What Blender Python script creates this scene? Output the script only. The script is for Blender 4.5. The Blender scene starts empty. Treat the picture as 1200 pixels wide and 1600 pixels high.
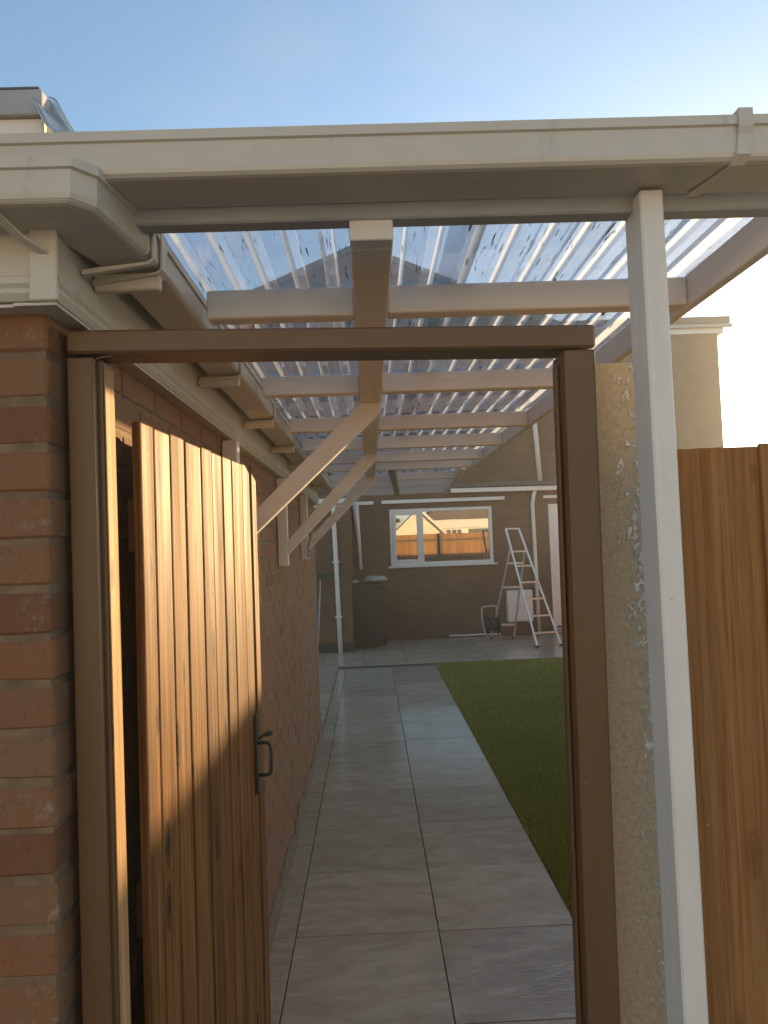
import bpy, bmesh, math, random
import numpy as np
from mathutils import Vector, Matrix

random.seed(7)
rng = np.random.default_rng(7)
C = bpy.context.scene.collection
SC = bpy.context.scene
R = math.radians

# ------------------------------------------------------------------ camera
cam_d = bpy.data.cameras.new('camera')
cam = bpy.data.objects.new('camera', cam_d)
C.objects.link(cam)
cam_d.sensor_fit = 'VERTICAL'
cam_d.sensor_height = 34.6
cam_d.lens = 34.6 * 1110.0 / 1600.0
cam_d.clip_start = 0.02
cam_d.clip_end = 400
cam_m = Matrix(((0.99912083, 0.03603495, -0.02142559, 0.0),
                (-0.01979586, -0.0449906, -0.99879125, 0.0),
                (-0.03695534, 0.99833728, -0.0442377, 1.70),
                (0, 0, 0, 1)))
cam.matrix_world = cam_m
SC.camera = cam

# ------------------------------------------------------------------ light
SUN_AZ, SUN_EL = R(32.2), R(5.6)          # azimuth from +Y towards +X
SKY_STRENGTH = 0.15
EXPOSURE = 1.5
HAZE = 0.005
world = bpy.data.worlds.new('World')
SC.world = world
world.use_nodes = True
wn, wl = world.node_tree.nodes, world.node_tree.links
wn.clear()
w_out = wn.new('ShaderNodeOutputWorld')
w_bg = wn.new('ShaderNodeBackground')
w_sky = wn.new('ShaderNodeTexSky')
w_sky.sky_type = 'NISHITA'
w_sky.sun_disc = False
w_sky.sun_elevation = SUN_EL
w_sky.sun_rotation = SUN_AZ
w_sky.air_density = 1.0
w_sky.dust_density = 0.45
w_sky.ozone_density = 2.0
# thin high cloud, brighter than the sky behind it
w_tc = wn.new('ShaderNodeTexCoord')
w_sep = wn.new('ShaderNodeSeparateXYZ')
wl.new(w_tc.outputs['Generated'], w_sep.inputs[0])
w_add = wn.new('ShaderNodeMath'); w_add.operation = 'ADD'; w_add.inputs[1].default_value = 0.12
wl.new(w_sep.outputs['Z'], w_add.inputs[0])
w_dx = wn.new('ShaderNodeMath'); w_dx.operation = 'DIVIDE'
w_dy = wn.new('ShaderNodeMath'); w_dy.operation = 'DIVIDE'
wl.new(w_sep.outputs['X'], w_dx.inputs[0]); wl.new(w_add.outputs[0], w_dx.inputs[1])
wl.new(w_sep.outputs['Y'], w_dy.inputs[0]); wl.new(w_add.outputs[0], w_dy.inputs[1])
w_cmb = wn.new('ShaderNodeCombineXYZ')
wl.new(w_dx.outputs[0], w_cmb.inputs[0]); wl.new(w_dy.outputs[0], w_cmb.inputs[1])
w_noise = wn.new('ShaderNodeTexNoise')
w_noise.inputs['Scale'].default_value = 0.55
w_noise.inputs['Detail'].default_value = 7.0
w_noise.inputs['Roughness'].default_value = 0.55
w_noise.inputs['Distortion'].default_value = 0.6
wl.new(w_cmb.outputs[0], w_noise.inputs['Vector'])
w_ramp = wn.new('ShaderNodeMapRange')
w_ramp.inputs['From Min'].default_value = 0.50
w_ramp.inputs['From Max'].default_value = 0.80
w_ramp.inputs['To Max'].default_value = 0.55
wl.new(w_noise.outputs['Fac'], w_ramp.inputs['Value'])
# a low bank of cloud along the skyline
w_n2 = wn.new('ShaderNodeTexNoise')
w_n2.inputs['Scale'].default_value = 5.0; w_n2.inputs['Detail'].default_value = 6.0
w_map = wn.new('ShaderNodeMapping'); w_map.inputs['Scale'].default_value = (1, 1, 3.0)
wl.new(w_tc.outputs['Generated'], w_map.inputs[0]); wl.new(w_map.outputs[0], w_n2.inputs['Vector'])
w_h = wn.new('ShaderNodeMapRange'); w_h.inputs['From Min'].default_value = 0.26; w_h.inputs['From Max'].default_value = 0.10
w_h.inputs['To Min'].default_value = -0.35; w_h.inputs['To Max'].default_value = 0.12
wl.new(w_sep.outputs['Z'], w_h.inputs['Value'])
w_s = wn.new('ShaderNodeMath'); w_s.operation = 'ADD'
wl.new(w_n2.outputs['Fac'], w_s.inputs[0]); wl.new(w_h.outputs[0], w_s.inputs[1])
w_m2 = wn.new('ShaderNodeMapRange'); w_m2.inputs['From Min'].default_value = 0.47; w_m2.inputs['From Max'].default_value = 0.56; w_m2.inputs['To Max'].default_value = 0.75
wl.new(w_s.outputs[0], w_m2.inputs['Value'])
w_mx = wn.new('ShaderNodeMath'); w_mx.operation = 'MAXIMUM'
wl.new(w_ramp.outputs[0], w_mx.inputs[0]); wl.new(w_m2.outputs[0], w_mx.inputs[1])
w_bw = wn.new('ShaderNodeRGBToBW')
wl.new(w_sky.outputs['Color'], w_bw.inputs[0])
w_gain = wn.new('ShaderNodeMath'); w_gain.operation = 'MULTIPLY'; w_gain.inputs[1].default_value = 1.5
wl.new(w_bw.outputs[0], w_gain.inputs[0])
w_mix = wn.new('ShaderNodeMix'); w_mix.data_type = 'RGBA'
wl.new(w_mx.outputs[0], w_mix.inputs['Factor'])
wl.new(w_sky.outputs['Color'], w_mix.inputs['A'])
wl.new(w_gain.outputs[0], w_mix.inputs['B'])
wl.new(w_mix.outputs['Result'], w_bg.inputs['Color'])
w_bg.inputs['Strength'].default_value = SKY_STRENGTH
wl.new(w_bg.outputs[0], w_out.inputs['Surface'])

sun_d = bpy.data.lights.new('sun', 'SUN')
sun_d.energy = 4.6
sun_d.angle = R(0.53)
sun_d.color = (1.0, 0.69, 0.34)
sun = bpy.data.objects.new('sun', sun_d)
C.objects.link(sun)
sv = Vector((math.sin(SUN_AZ) * math.cos(SUN_EL), math.cos(SUN_AZ) * math.cos(SUN_EL), math.sin(SUN_EL)))
sun.rotation_euler = (-sv).to_track_quat('-Z', 'Y').to_euler()
sun.location = (8, 12, 6)

vs = SC.view_settings
SC.display_settings.display_device = 'sRGB'
vs.view_transform = 'Standard'
vs.look = 'None'
vs.gamma = 1.0
vs.use_curve_mapping = False
vs.exposure = EXPOSURE
SC.render.engine = 'CYCLES'
cy = SC.cycles
cy.use_denoising = True
cy.max_bounces = 10
cy.transparent_max_bounces = 24
cy.diffuse_bounces = 4
cy.glossy_bounces = 4
cy.transmission_bounces = 6
cy.volume_bounces = 0
cy.sample_clamp_indirect = 6.0
cy.caustics_reflective = False
cy.caustics_refractive = False

# ------------------------------------------------------------------ node helpers
class NT:
    def __init__(self, name):
        self.m = bpy.data.materials.new(name)
        self.m.use_nodes = True
        self.n = self.m.node_tree.nodes
        self.l = self.m.node_tree.links
        self.n.clear()
        self.out = self.n.new('ShaderNodeOutputMaterial')
        self.b = self.n.new('ShaderNodeBsdfPrincipled')
        self.l.new(self.b.outputs[0], self.out.inputs[0])
        self._c = None
    def new(self, t, **kw):
        nd = self.n.new(t)
        for k, v in kw.items():
            if k in nd.inputs:
                nd.inputs[k].default_value = v
            else:
                setattr(nd, k, v)
        return nd
    def link(self, a, b): self.l.new(a, b)
    def coords(self, scale=(1, 1, 1), rnd=True):
        tc = self.new('ShaderNodeTexCoord')
        v = tc.outputs['Object']
        if rnd:
            oi = self.new('ShaderNodeObjectInfo')
            mul = self.new('ShaderNodeMath', operation='MULTIPLY')
            mul.inputs[1].default_value = 37.0
            self.link(oi.outputs['Random'], mul.inputs[0])
            ad = self.new('ShaderNodeVectorMath', operation='ADD')
            self.link(v, ad.inputs[0]); self.link(mul.outputs[0], ad.inputs[1])
            v = ad.outputs[0]
        mp = self.new('ShaderNodeMapping')
        mp.inputs['Scale'].default_value = scale
        self.link(v, mp.inputs['Vector'])
        return mp.outputs[0]
    def noise(self, vec, scale=5.0, detail=4.0, rough=0.55, dist=0.0):
        nd = self.new('ShaderNodeTexNoise')
        nd.inputs['Scale'].default_value = scale
        nd.inputs['Detail'].default_value = detail
        nd.inputs['Roughness'].default_value = rough
        nd.inputs['Distortion'].default_value = dist
        self.link(vec, nd.inputs['Vector'])
        return nd.outputs['Fac']
    def ramp(self, fac, stops):
        nd = self.new('ShaderNodeValToRGB')
        el = nd.color_ramp.elements
        while len(el) < len(stops): el.new(0.5)
        for e, (p, c) in zip(el, stops):
            e.position = p
            e.color = (c[0], c[1], c[2], 1) if hasattr(c, '__len__') else (c, c, c, 1)
        self.link(fac, nd.inputs[0])
        return nd.outputs[0]
    def mix(self, fac, a, b, blend='MIX'):
        nd = self.new('ShaderNodeMix', data_type='RGBA', blend_type=blend)
        for key, val in (('Factor', fac), ('A', a), ('B', b)):
            if isinstance(val, (int, float)): nd.inputs[key].default_value = val
            elif isinstance(val, tuple): nd.inputs[key].default_value = (*val, 1)
            else: self.link(val, nd.inputs[key])
        return nd.outputs['Result']
    def math(self, op, a, b=None):
        nd = self.new('ShaderNodeMath', operation=op)
        for i, v in enumerate((a, b)):
            if v is None: continue
            if isinstance(v, (int, float)): nd.inputs[i].default_value = v
            else: self.link(v, nd.inputs[i])
        return nd.outputs[0]
    def bump(self, h, strength=0.3, dist=0.004):
        nd = self.new('ShaderNodeBump')
        nd.inputs['Strength'].default_value = strength
        nd.inputs['Distance'].default_value = dist
        self.link(h, nd.inputs['Height'])
        self.link(nd.outputs[0], self.b.inputs['Normal'])
    def setp(self, color=None, rough=None, metal=None, spec=None, coat=None):
        for k, v in (('Base Color', color), ('Roughness', rough), ('Metallic', metal), ('Specular IOR Level', spec), ('Coat Weight', coat)):
            if v is None: continue
            if isinstance(v, tuple): self.b.inputs[k].default_value = (*v, 1)
            elif isinstance(v, (int, float)): self.b.inputs[k].default_value = v
            else: self.link(v, self.b.inputs[k])
        return self.m

def plain(name, col, rough=0.5, metal=0.0, var=0.12, sc=8.0, bump=0.08):
    t = NT(name)
    v = t.coords()
    n = t.noise(v, sc, 5, 0.6)
    n2 = t.noise(v, sc * 9, 3, 0.6)
    lo = tuple(c * (1 - var) for c in col); hi = tuple(min(1, c * (1 + var)) for c in col)
    t.setp(t.ramp(n, [(0.3, lo), (0.7, hi)]), rough, metal)
    t.bump(n2, bump, 0.002)
    return t.m

def pvc(name, col):
    t = NT(name)
    v = t.coords()
    n = t.noise(v, 3.0, 6, 0.65)
    grime = t.noise(t.coords((1, 1, 0.35)), 24.0, 6, 0.72)
    c = t.mix(t.ramp(n, [(0.35, 0.0), (0.75, 0.55)]), col, tuple(x * 0.80 for x in col))
    c = t.mix(t.ramp(grime, [(0.60, 0.0), (0.74, 0.5)]), c, (0.28, 0.25, 0.19))
    t.setp(c, t.ramp(n, [(0.3, 0.3), (0.7, 0.5)]))
    t.bump(grime, 0.05, 0.002)
    return t.m

def painted_wood(name, col, under, axis, wear=0.66, rough=0.5):
    """painted timber: faint grain in relief along axis, paint thin or worn through in spots"""
    t = NT(name)
    s = [26, 26, 26]; s['XYZ'.index(axis)] = 1.6
    v = t.coords(tuple(s))
    g = t.noise(v, 1.0, 5, 0.6, 0.4)
    v2 = t.coords()
    p = t.noise(v2, 4.0, 5, 0.6)
    w = t.noise(v2, 38.0, 4, 0.65)
    c = t.mix(t.ramp(g, [(0.3, 0.0), (0.7, 1.0)]), tuple(x * 0.86 for x in col), col)
    c = t.mix(t.ramp(p, [(0.4, 0.0), (0.7, 0.35)]), c, tuple(x * 0.72 for x in col))
    c = t.mix(t.ramp(w, [(wear, 0.0), (wear + 0.05, 1.0)]), c, under)
    t.setp(c, rough)
    t.bump(g, 0.25, 0.003)
    return t.m

def stained_wood(name, dark, mid, light, axis='Z', rough=0.55, knots=0.8, many=0.35):
    """stained softwood boards: long grain, knots, tone varies board to board"""
    t = NT(name)
    s = [120, 120, 120]; s['XYZ'.index(axis)] = 2.6
    v = t.coords(tuple(s))
    g = t.noise(v, 1.0, 6, 0.62, 0.5)
    s2 = [24, 24, 24]; s2['XYZ'.index(axis)] = 1.3
    g2 = t.noise(t.coords(tuple(s2)), 1.0, 4, 0.55, 0.8)
    ksp = t.new('ShaderNodeSeparateXYZ'); t.link(t.coords(), ksp.inputs[0])
    kcb = t.new('ShaderNodeCombineXYZ')
    t.link(t.math('MULTIPLY', t.math('ADD', ksp.outputs['X'], ksp.outputs['Y']), 9.0), kcb.inputs[0])
    t.link(t.math('MULTIPLY', ksp.outputs['Z'], 3.0), kcb.inputs[1])
    vo = t.new('ShaderNodeTexVoronoi', voronoi_dimensions='2D'); vo.inputs['Scale'].default_value = 1.0
    t.link(kcb.outputs[0], vo.inputs['Vector'])
    kr = t.new('ShaderNodeSeparateColor'); t.link(vo.outputs['Color'], kr.inputs[0])
    kd = t.math('DIVIDE', vo.outputs['Distance'], t.math('ADD', t.math('MULTIPLY', kr.outputs[0], 0.9), 0.25))
    knot = t.math('MULTIPLY', t.ramp(kd, [(0.05, 1.0), (0.085, 0.5), (0.105, 0.85), (0.15, 0.0)]), t.ramp(kr.outputs[1], [(many, 0.0), (many + 0.1, 1.0)]))
    c = t.ramp(g, [(0.32, dark), (0.48, mid), (0.66, light)])
    c = t.mix(t.ramp(g2, [(0.42, 0.0), (0.72, 0.55)]), c, tuple(x * 0.6 for x in mid))
    c = t.mix(t.math('MULTIPLY', knot, knots), c, tuple(x * 0.45 for x in dark))
    oi = t.new('ShaderNodeObjectInfo')
    tone = t.ramp(oi.outputs['Random'], [(0.0, 0.82), (1.0, 1.14)])
    c = t.mix(1.0, c, tone, 'MULTIPLY')
    chip = t.noise(t.coords(), 60.0, 3, 0.6)
    c = t.mix(t.ramp(chip, [(0.745, 0.0), (0.77, 0.7)]), c, (0.55, 0.45, 0.32))
    t.setp(c, t.ramp(g2, [(0.3, rough), (0.7, min(1.0, rough + 0.2))]), None, 0.12)
    t.bump(g, 0.5, 0.003)
    return t.m

M = {}
M['cream_pvc'] = pvc('cream_pvc', (0.58, 0.525, 0.435))
M['white_pvc'] = pvc('white_pvc', (0.74, 0.69, 0.61))
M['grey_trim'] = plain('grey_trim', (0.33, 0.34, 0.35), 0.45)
for ax in 'XYZ':
    M['white_wood_' + ax] = painted_wood('white_wood_' + ax, (0.79, 0.75, 0.68), (0.38, 0.31, 0.23), ax, 0.70)
    M['frame_wood_' + ax] = painted_wood('frame_wood_' + ax, (0.135, 0.070, 0.028), (0.30, 0.215, 0.12), ax, 0.715, 0.45)
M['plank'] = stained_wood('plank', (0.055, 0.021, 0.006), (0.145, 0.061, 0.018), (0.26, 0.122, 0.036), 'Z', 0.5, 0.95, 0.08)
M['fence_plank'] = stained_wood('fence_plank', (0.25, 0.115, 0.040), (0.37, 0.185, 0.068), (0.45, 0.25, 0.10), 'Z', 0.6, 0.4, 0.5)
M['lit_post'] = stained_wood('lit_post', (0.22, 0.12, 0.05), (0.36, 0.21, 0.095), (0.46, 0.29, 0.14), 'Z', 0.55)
M['black_metal'] = plain('black_metal', (0.030, 0.036, 0.030), 0.42, 0.3)
M['alu'] = plain('alu', (0.62, 0.60, 0.56), 0.4, 0.7)
M['white_tube'] = plain('white_tube', (0.48, 0.45, 0.38), 0.4)
M['bin_green'] = plain('bin_green', (0.015, 0.019, 0.012), 0.55)
M['rubber'] = plain('rubber', (0.02, 0.02, 0.02), 0.8)
M['bag'] = plain('bag', (0.36, 0.355, 0.33), 0.35, 0, 0.2, 12, 0.5)
M['broom_green'] = plain('broom_green', (0.03, 0.065, 0.035), 0.7)
M['bluegrey'] = plain('bluegrey', (0.30, 0.33, 0.38), 0.4)
M['felt'] = plain('felt', (0.11, 0.105, 0.10), 0.85, 0, 0.2, 10, 0.4)
M['roof_tile'] = plain('roof_tile', (0.12, 0.085, 0.065), 0.8, 0, 0.3, 14, 0.5)
M['pale_render'] = plain('pale_render', (0.74, 0.66, 0.50), 0.85, 0, 0.08, 6, 0.3)
M['white_render'] = plain('white_render', (0.80, 0.77, 0.68), 0.8, 0, 0.06, 6, 0.2)
M['olive_glass'] = plain('olive_glass', (0.10, 0.11, 0.07), 0.25)
M['mortar'] = plain('mortar', (0.185, 0.122, 0.070), 0.95, 0, 0.3, 20, 0.6)
M['dark_gap'] = plain('dark_gap', (0.045, 0.036, 0.026), 0.9)
M['grout'] = plain('grout', (0.075, 0.058, 0.042), 0.9)
M['turf'] = plain('turf', (0.20, 0.195, 0.030), 0.9, 0, 0.25, 5, 0.4)
M['soil'] = plain('soil', (0.085, 0.095, 0.035), 0.95, 0, 0.3, 3, 0.5)
M['concrete'] = plain('concrete', (0.30, 0.285, 0.26), 0.85, 0, 0.18, 4, 0.4)

def m_brick(single=True):
    t = NT('red_brick')
    oi = t.new('ShaderNodeObjectInfo' if single else 'ShaderNodeNewGeometry')
    base = t.ramp(oi.outputs['Random' if single else 'Random Per Island'], [(0.0, (0.155, 0.060, 0.024)), (0.2, (0.225, 0.090, 0.034)), (0.42, (0.225, 0.108, 0.046)),
                                         (0.6, (0.190, 0.082, 0.034)), (0.8, (0.210, 0.112, 0.052)), (1.0, (0.235, 0.090, 0.030))])
    v = t.coords()
    blotch = t.noise(v, 14.0, 6, 0.65)
    speck = t.noise(v, 160.0, 3, 0.7)
    c = t.mix(t.ramp(blotch, [(0.38, 0.0), (0.75, 0.40)]), base, (0.19, 0.115, 0.070))
    c = t.mix(t.ramp(speck, [(0.58, 0.0), (0.68, 0.6)]), c, (0.085, 0.045, 0.030))
    c = t.mix(t.ramp(speck, [(0.28, 0.5), (0.36, 0.0)]), c, (0.38, 0.27, 0.18))
    # pale salts bloomed on the arrises
    tcs = t.new('ShaderNodeTexCoord'); sps = t.new('ShaderNodeSeparateXYZ'); t.link(tcs.outputs['Object'], sps.inputs[0])
    salt_n = t.noise(v, 45.0, 4, 0.7)
    edge = t.ramp(t.math('MULTIPLY', sps.outputs['X'], 9.0), [(0.40, 0.0), (0.95, 1.0)])
    salt = t.math('MULTIPLY', edge, t.ramp(salt_n, [(0.57, 0.0), (0.68, 0.35)]))
    if single: c = t.mix(salt, c, (0.42, 0.37, 0.30))
    t.setp(c, 0.88)
    h = t.math('ADD', t.math('MULTIPLY', blotch, 1.2), speck)
    t.bump(h, 0.55, 0.004)
    return t.m
M['brick'] = m_brick()
M['brick_mass'] = m_brick(False)

def m_brickwork(name, c1, c2, mortar):
    t = NT(name)
    tc = t.new('ShaderNodeTexCoord')
    sp = t.new('ShaderNodeSeparateXYZ'); t.link(tc.outputs['Object'], sp.inputs[0])
    u = t.math('ADD', sp.outputs['X'], sp.outputs['Y'])
    cb = t.new('ShaderNodeCombineXYZ'); t.link(u, cb.inputs[0]); t.link(sp.outputs['Z'], cb.inputs[1])
    br = t.new('ShaderNodeTexBrick')
    br.inputs['Scale'].default_value = 1.0
    br.inputs['Brick Width'].default_value = 0.225
    br.inputs['Row Height'].default_value = 0.075
    br.inputs['Mortar Size'].default_value = 0.006
    br.inputs['Bias'].default_value = -0.2
    br.inputs['Color1'].default_value = (*c1, 1); br.inputs['Color2'].default_value = (*c2, 1); br.inputs['Mortar'].default_value = (*mortar, 1)
    t.link(cb.outputs[0], br.inputs['Vector'])
    n = t.noise(tc.outputs['Object'], 1.2, 5, 0.6)
    c = t.mix(1.0, br.outputs['Color'], t.ramp(n, [(0.3, 0.75), (0.7, 1.2)]), 'MULTIPLY')
    t.setp(c, 0.9)
    t.bump(br.outputs['Fac'], -0.5, 0.008)
    return t.m
M['house_brick'] = m_brickwork('house_brick', (0.135, 0.074, 0.034), (0.105, 0.056, 0.026), (0.122, 0.080, 0.044))
M['neighbour_brick'] = m_brickwork('neighbour_brick', (0.085, 0.058, 0.032), (0.065, 0.042, 0.024), (0.09, 0.068, 0.045))

def m_tile():
    t = NT('porcelain_tile')
    v = t.coords()
    st = t.coords((1.0, 2.4, 1.0))
    n = t.noise(st, 3.2, 8, 0.66, 1.4)
    n2 = t.noise(v, 9.0, 5, 0.6)
    oi = t.new('ShaderNodeObjectInfo')
    c = t.ramp(n, [(0.32, (0.375, 0.292, 0.192)), (0.5, (0.465, 0.372, 0.255)), (0.68, (0.55, 0.45, 0.32))])
    c = t.mix(t.ramp(n2, [(0.5, 0.0), (0.75, 0.35)]), c, (0.31, 0.245, 0.17))
    c = t.mix(1.0, c, t.ramp(oi.outputs['Random'], [(0.0, 0.86), (1.0, 1.1)]), 'MULTIPLY')
    # film of rain water lying towards the gate, thickest at the lawn side
    tcw = t.new('ShaderNodeNewGeometry')
    dist = t.new('ShaderNodeVectorMath', operation='DISTANCE'); dist.inputs[1].default_value = (0.78, 2.62, 0.0)
    t.link(tcw.outputs['Position'], dist.inputs[0])
    wet = t.math('ADD', dist.outputs['Value'], t.math('MULTIPLY', t.math('SUBTRACT', n, 0.5), 0.9))
    wetm = t.ramp(wet, [(0.30, 1.0), (0.62, 0.0)])
    c = t.mix(t.math('MULTIPLY', wetm, 0.18), c, (0.14, 0.115, 0.085))
    r = t.mix(wetm, t.ramp(n2, [(0.3, 0.10), (0.75, 0.24)]), (0.035, 0.035, 0.035))
    t.setp(c, r, None, 0.6)
    rip = t.noise(t.coords((5.0, 20.0, 5.0), False), 1.6, 3, 0.5, 1.6)
    h = t.math('ADD', t.math('MULTIPLY', n, 0.06), t.math('MULTIPLY', t.math('MULTIPLY', rip, wetm), 1.6))
    t.bump(h, 0.35, 0.010)
    return t.m
M['tile'] = m_tile()

def m_roughcast():
    t = NT('flaking_concrete')
    v = t.coords((1, 1, 1), False)
    n = t.noise(t.coords((95, 95, 60), False), 1.0, 5, 0.65, 0.8)
    big = t.noise(t.coords((5, 5, 2.5), False), 1.0, 3, 0.5)
    sp = t.new('ShaderNodeSeparateXYZ'); t.link(v, sp.inputs[0])
    side = t.ramp(t.math('MULTIPLY', t.math('SUBTRACT', sp.outputs['X'], 0.385), 11.0), [(0.0, 0.0), (1.0, 1.0)])
    m = t.math('ADD', t.math('ADD', n, t.math('MULTIPLY', big, 0.30)), t.math('MULTIPLY', side, 0.22))
    flake = t.ramp(m, [(0.89, 0.0), (0.92, 0.9)])
    fine = t.noise(v, 120.0, 4, 0.7)
    c = t.ramp(fine, [(0.3, (0.37, 0.30, 0.205)), (0.7, (0.52, 0.43, 0.305))])
    c = t.mix(flake, c, (0.70, 0.67, 0.60))
    t.setp(c, t.mix(flake, (0.85,)*3, (0.4,)*3))
    t.bump(t.math('ADD', flake, t.math('MULTIPLY', t.math('ADD', n, fine), 0.7)), 0.8, 0.005)
    return t.m
M['flaking'] = m_roughcast()

def m_sheet():
    t = NT('clear_sheet')
    t.n.remove(t.b)
    tr = t.new('ShaderNodeBsdfTransparent'); tr.inputs[0].default_value = (0.885, 0.895, 0.920, 1)
    gl = t.new('ShaderNodeBsdfGlossy'); gl.inputs['Color'].default_value = (1, 1, 1, 1); gl.inputs['Roughness'].default_value = 0.07
    tl = t.new('ShaderNodeBsdfTranslucent'); tl.inputs['Color'].default_value = (0.85, 0.86, 0.88, 1)
    df = t.new('ShaderNodeBsdfDiffuse'); df.inputs['Color'].default_value = (0.05, 0.045, 0.045, 1)
    lw = t.new('ShaderNodeLayerWeight')
    fr = t.math('ADD', t.math('MULTIPLY', t.math('POWER', lw.outputs['Facing'], 4.0), 0.90), 0.035)
    v = t.coords((1, 1, 1), False)
    film = t.noise(t.coords((10, 2.0, 10), False), 1.0, 6, 0.65)
    smear = t.noise(t.coords((260, 12, 1), False), 1.0, 3, 0.6, 0.3)
    patch = t.noise(t.coords((9, 4, 1), False), 1.0, 3, 0.5)
    mark = t.math('MULTIPLY', t.ramp(smear, [(0.635, 0.0), (0.675, 1.0)]), t.ramp(patch, [(0.42, 0.0), (0.50, 1.0)]))
    ge = t.new('ShaderNodeNewGeometry'); sx = t.new('ShaderNodeSeparateXYZ'); t.link(ge.outputs['True Normal'], sx.inputs[0])
    flank = t.math('MULTIPLY', t.math('MINIMUM', t.math('ABSOLUTE', sx.outputs['X']), 0.7), 0.42)
    cover = t.math('ADD', t.ramp(film, [(0.3, 0.05), (0.75, 0.30)]), flank)
    m1 = t.new('ShaderNodeMixShader'); t.link(cover, m1.inputs[0]); t.link(tr.outputs[0], m1.inputs[1]); t.link(tl.outputs[0], m1.inputs[2])
    m2 = t.new('ShaderNodeMixShader'); t.link(fr, m2.inputs[0]); t.link(m1.outputs[0], m2.inputs[1]); t.link(gl.outputs[0], m2.inputs[2])
    m3 = t.new('ShaderNodeMixShader'); t.link(t.math('MULTIPLY', mark, 0.9), m3.inputs[0]); t.link(m2.outputs[0], m3.inputs[1]); t.link(df.outputs[0], m3.inputs[2])
    t.link(m3.outputs[0], t.out.inputs[0])
    return t.m
M['sheet'] = m_sheet()

def m_pane():
    t = NT('window_pane')
    t.n.remove(t.b)
    gl = t.new('ShaderNodeBsdfGlossy'); gl.inputs['Color'].default_value = (0.97, 0.97, 0.94, 1); gl.inputs['Roughness'].default_value = 0.0
    df = t.new('ShaderNodeBsdfDiffuse'); df.inputs['Color'].default_value = (0.035, 0.035, 0.03, 1)
    v = t.coords((1, 1, 1), False)
    n = t.noise(v, 0.9, 2, 0.5)
    bp = t.new('ShaderNodeBump'); bp.inputs['Strength'].default_value = 0.035; bp.inputs['Distance'].default_value = 0.02
    t.link(n, bp.inputs['Height']); t.link(bp.outputs[0], gl.inputs['Normal'])
    mx = t.new('ShaderNodeMixShader'); mx.inputs[0].default_value = 0.42
    t.link(df.outputs[0], mx.inputs[1]); t.link(gl.outputs[0], mx.inputs[2])
    t.link(mx.outputs[0], t.out.inputs[0])
    return t.m
M['pane'] = m_pane()

def m_grass():
    t = NT('grass')
    geo = t.new('ShaderNodeNewGeometry')
    n = t.noise(geo.outputs['Position'], 1.3, 4, 0.6)
    c = t.ramp(n, [(0.3, (0.25, 0.245, 0.030)), (0.7, (0.32, 0.295, 0.042))])
    c = t.mix(1.0, c, t.ramp(geo.outputs['Random Per Island'], [(0.0, 0.7), (1.0, 1.3)]), 'MULTIPLY')
    t.setp(c, 0.6)
    tl = t.new('ShaderNodeBsdfTranslucent'); t.link(c, tl.inputs['Color'])
    mx = t.new('ShaderNodeMixShader'); mx.inputs[0].default_value = 0.45
    t.link(t.b.outputs[0], mx.inputs[1]); t.link(tl.outputs[0], mx.inputs[2]); t.link(mx.outputs[0], t.out.inputs[0])
    return t.m
M['grass'] = m_grass()
M['flashing'] = plain('flashing', (0.62, 0.58, 0.50), 0.22, 0.85, 0.1, 12, 0.3)

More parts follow.
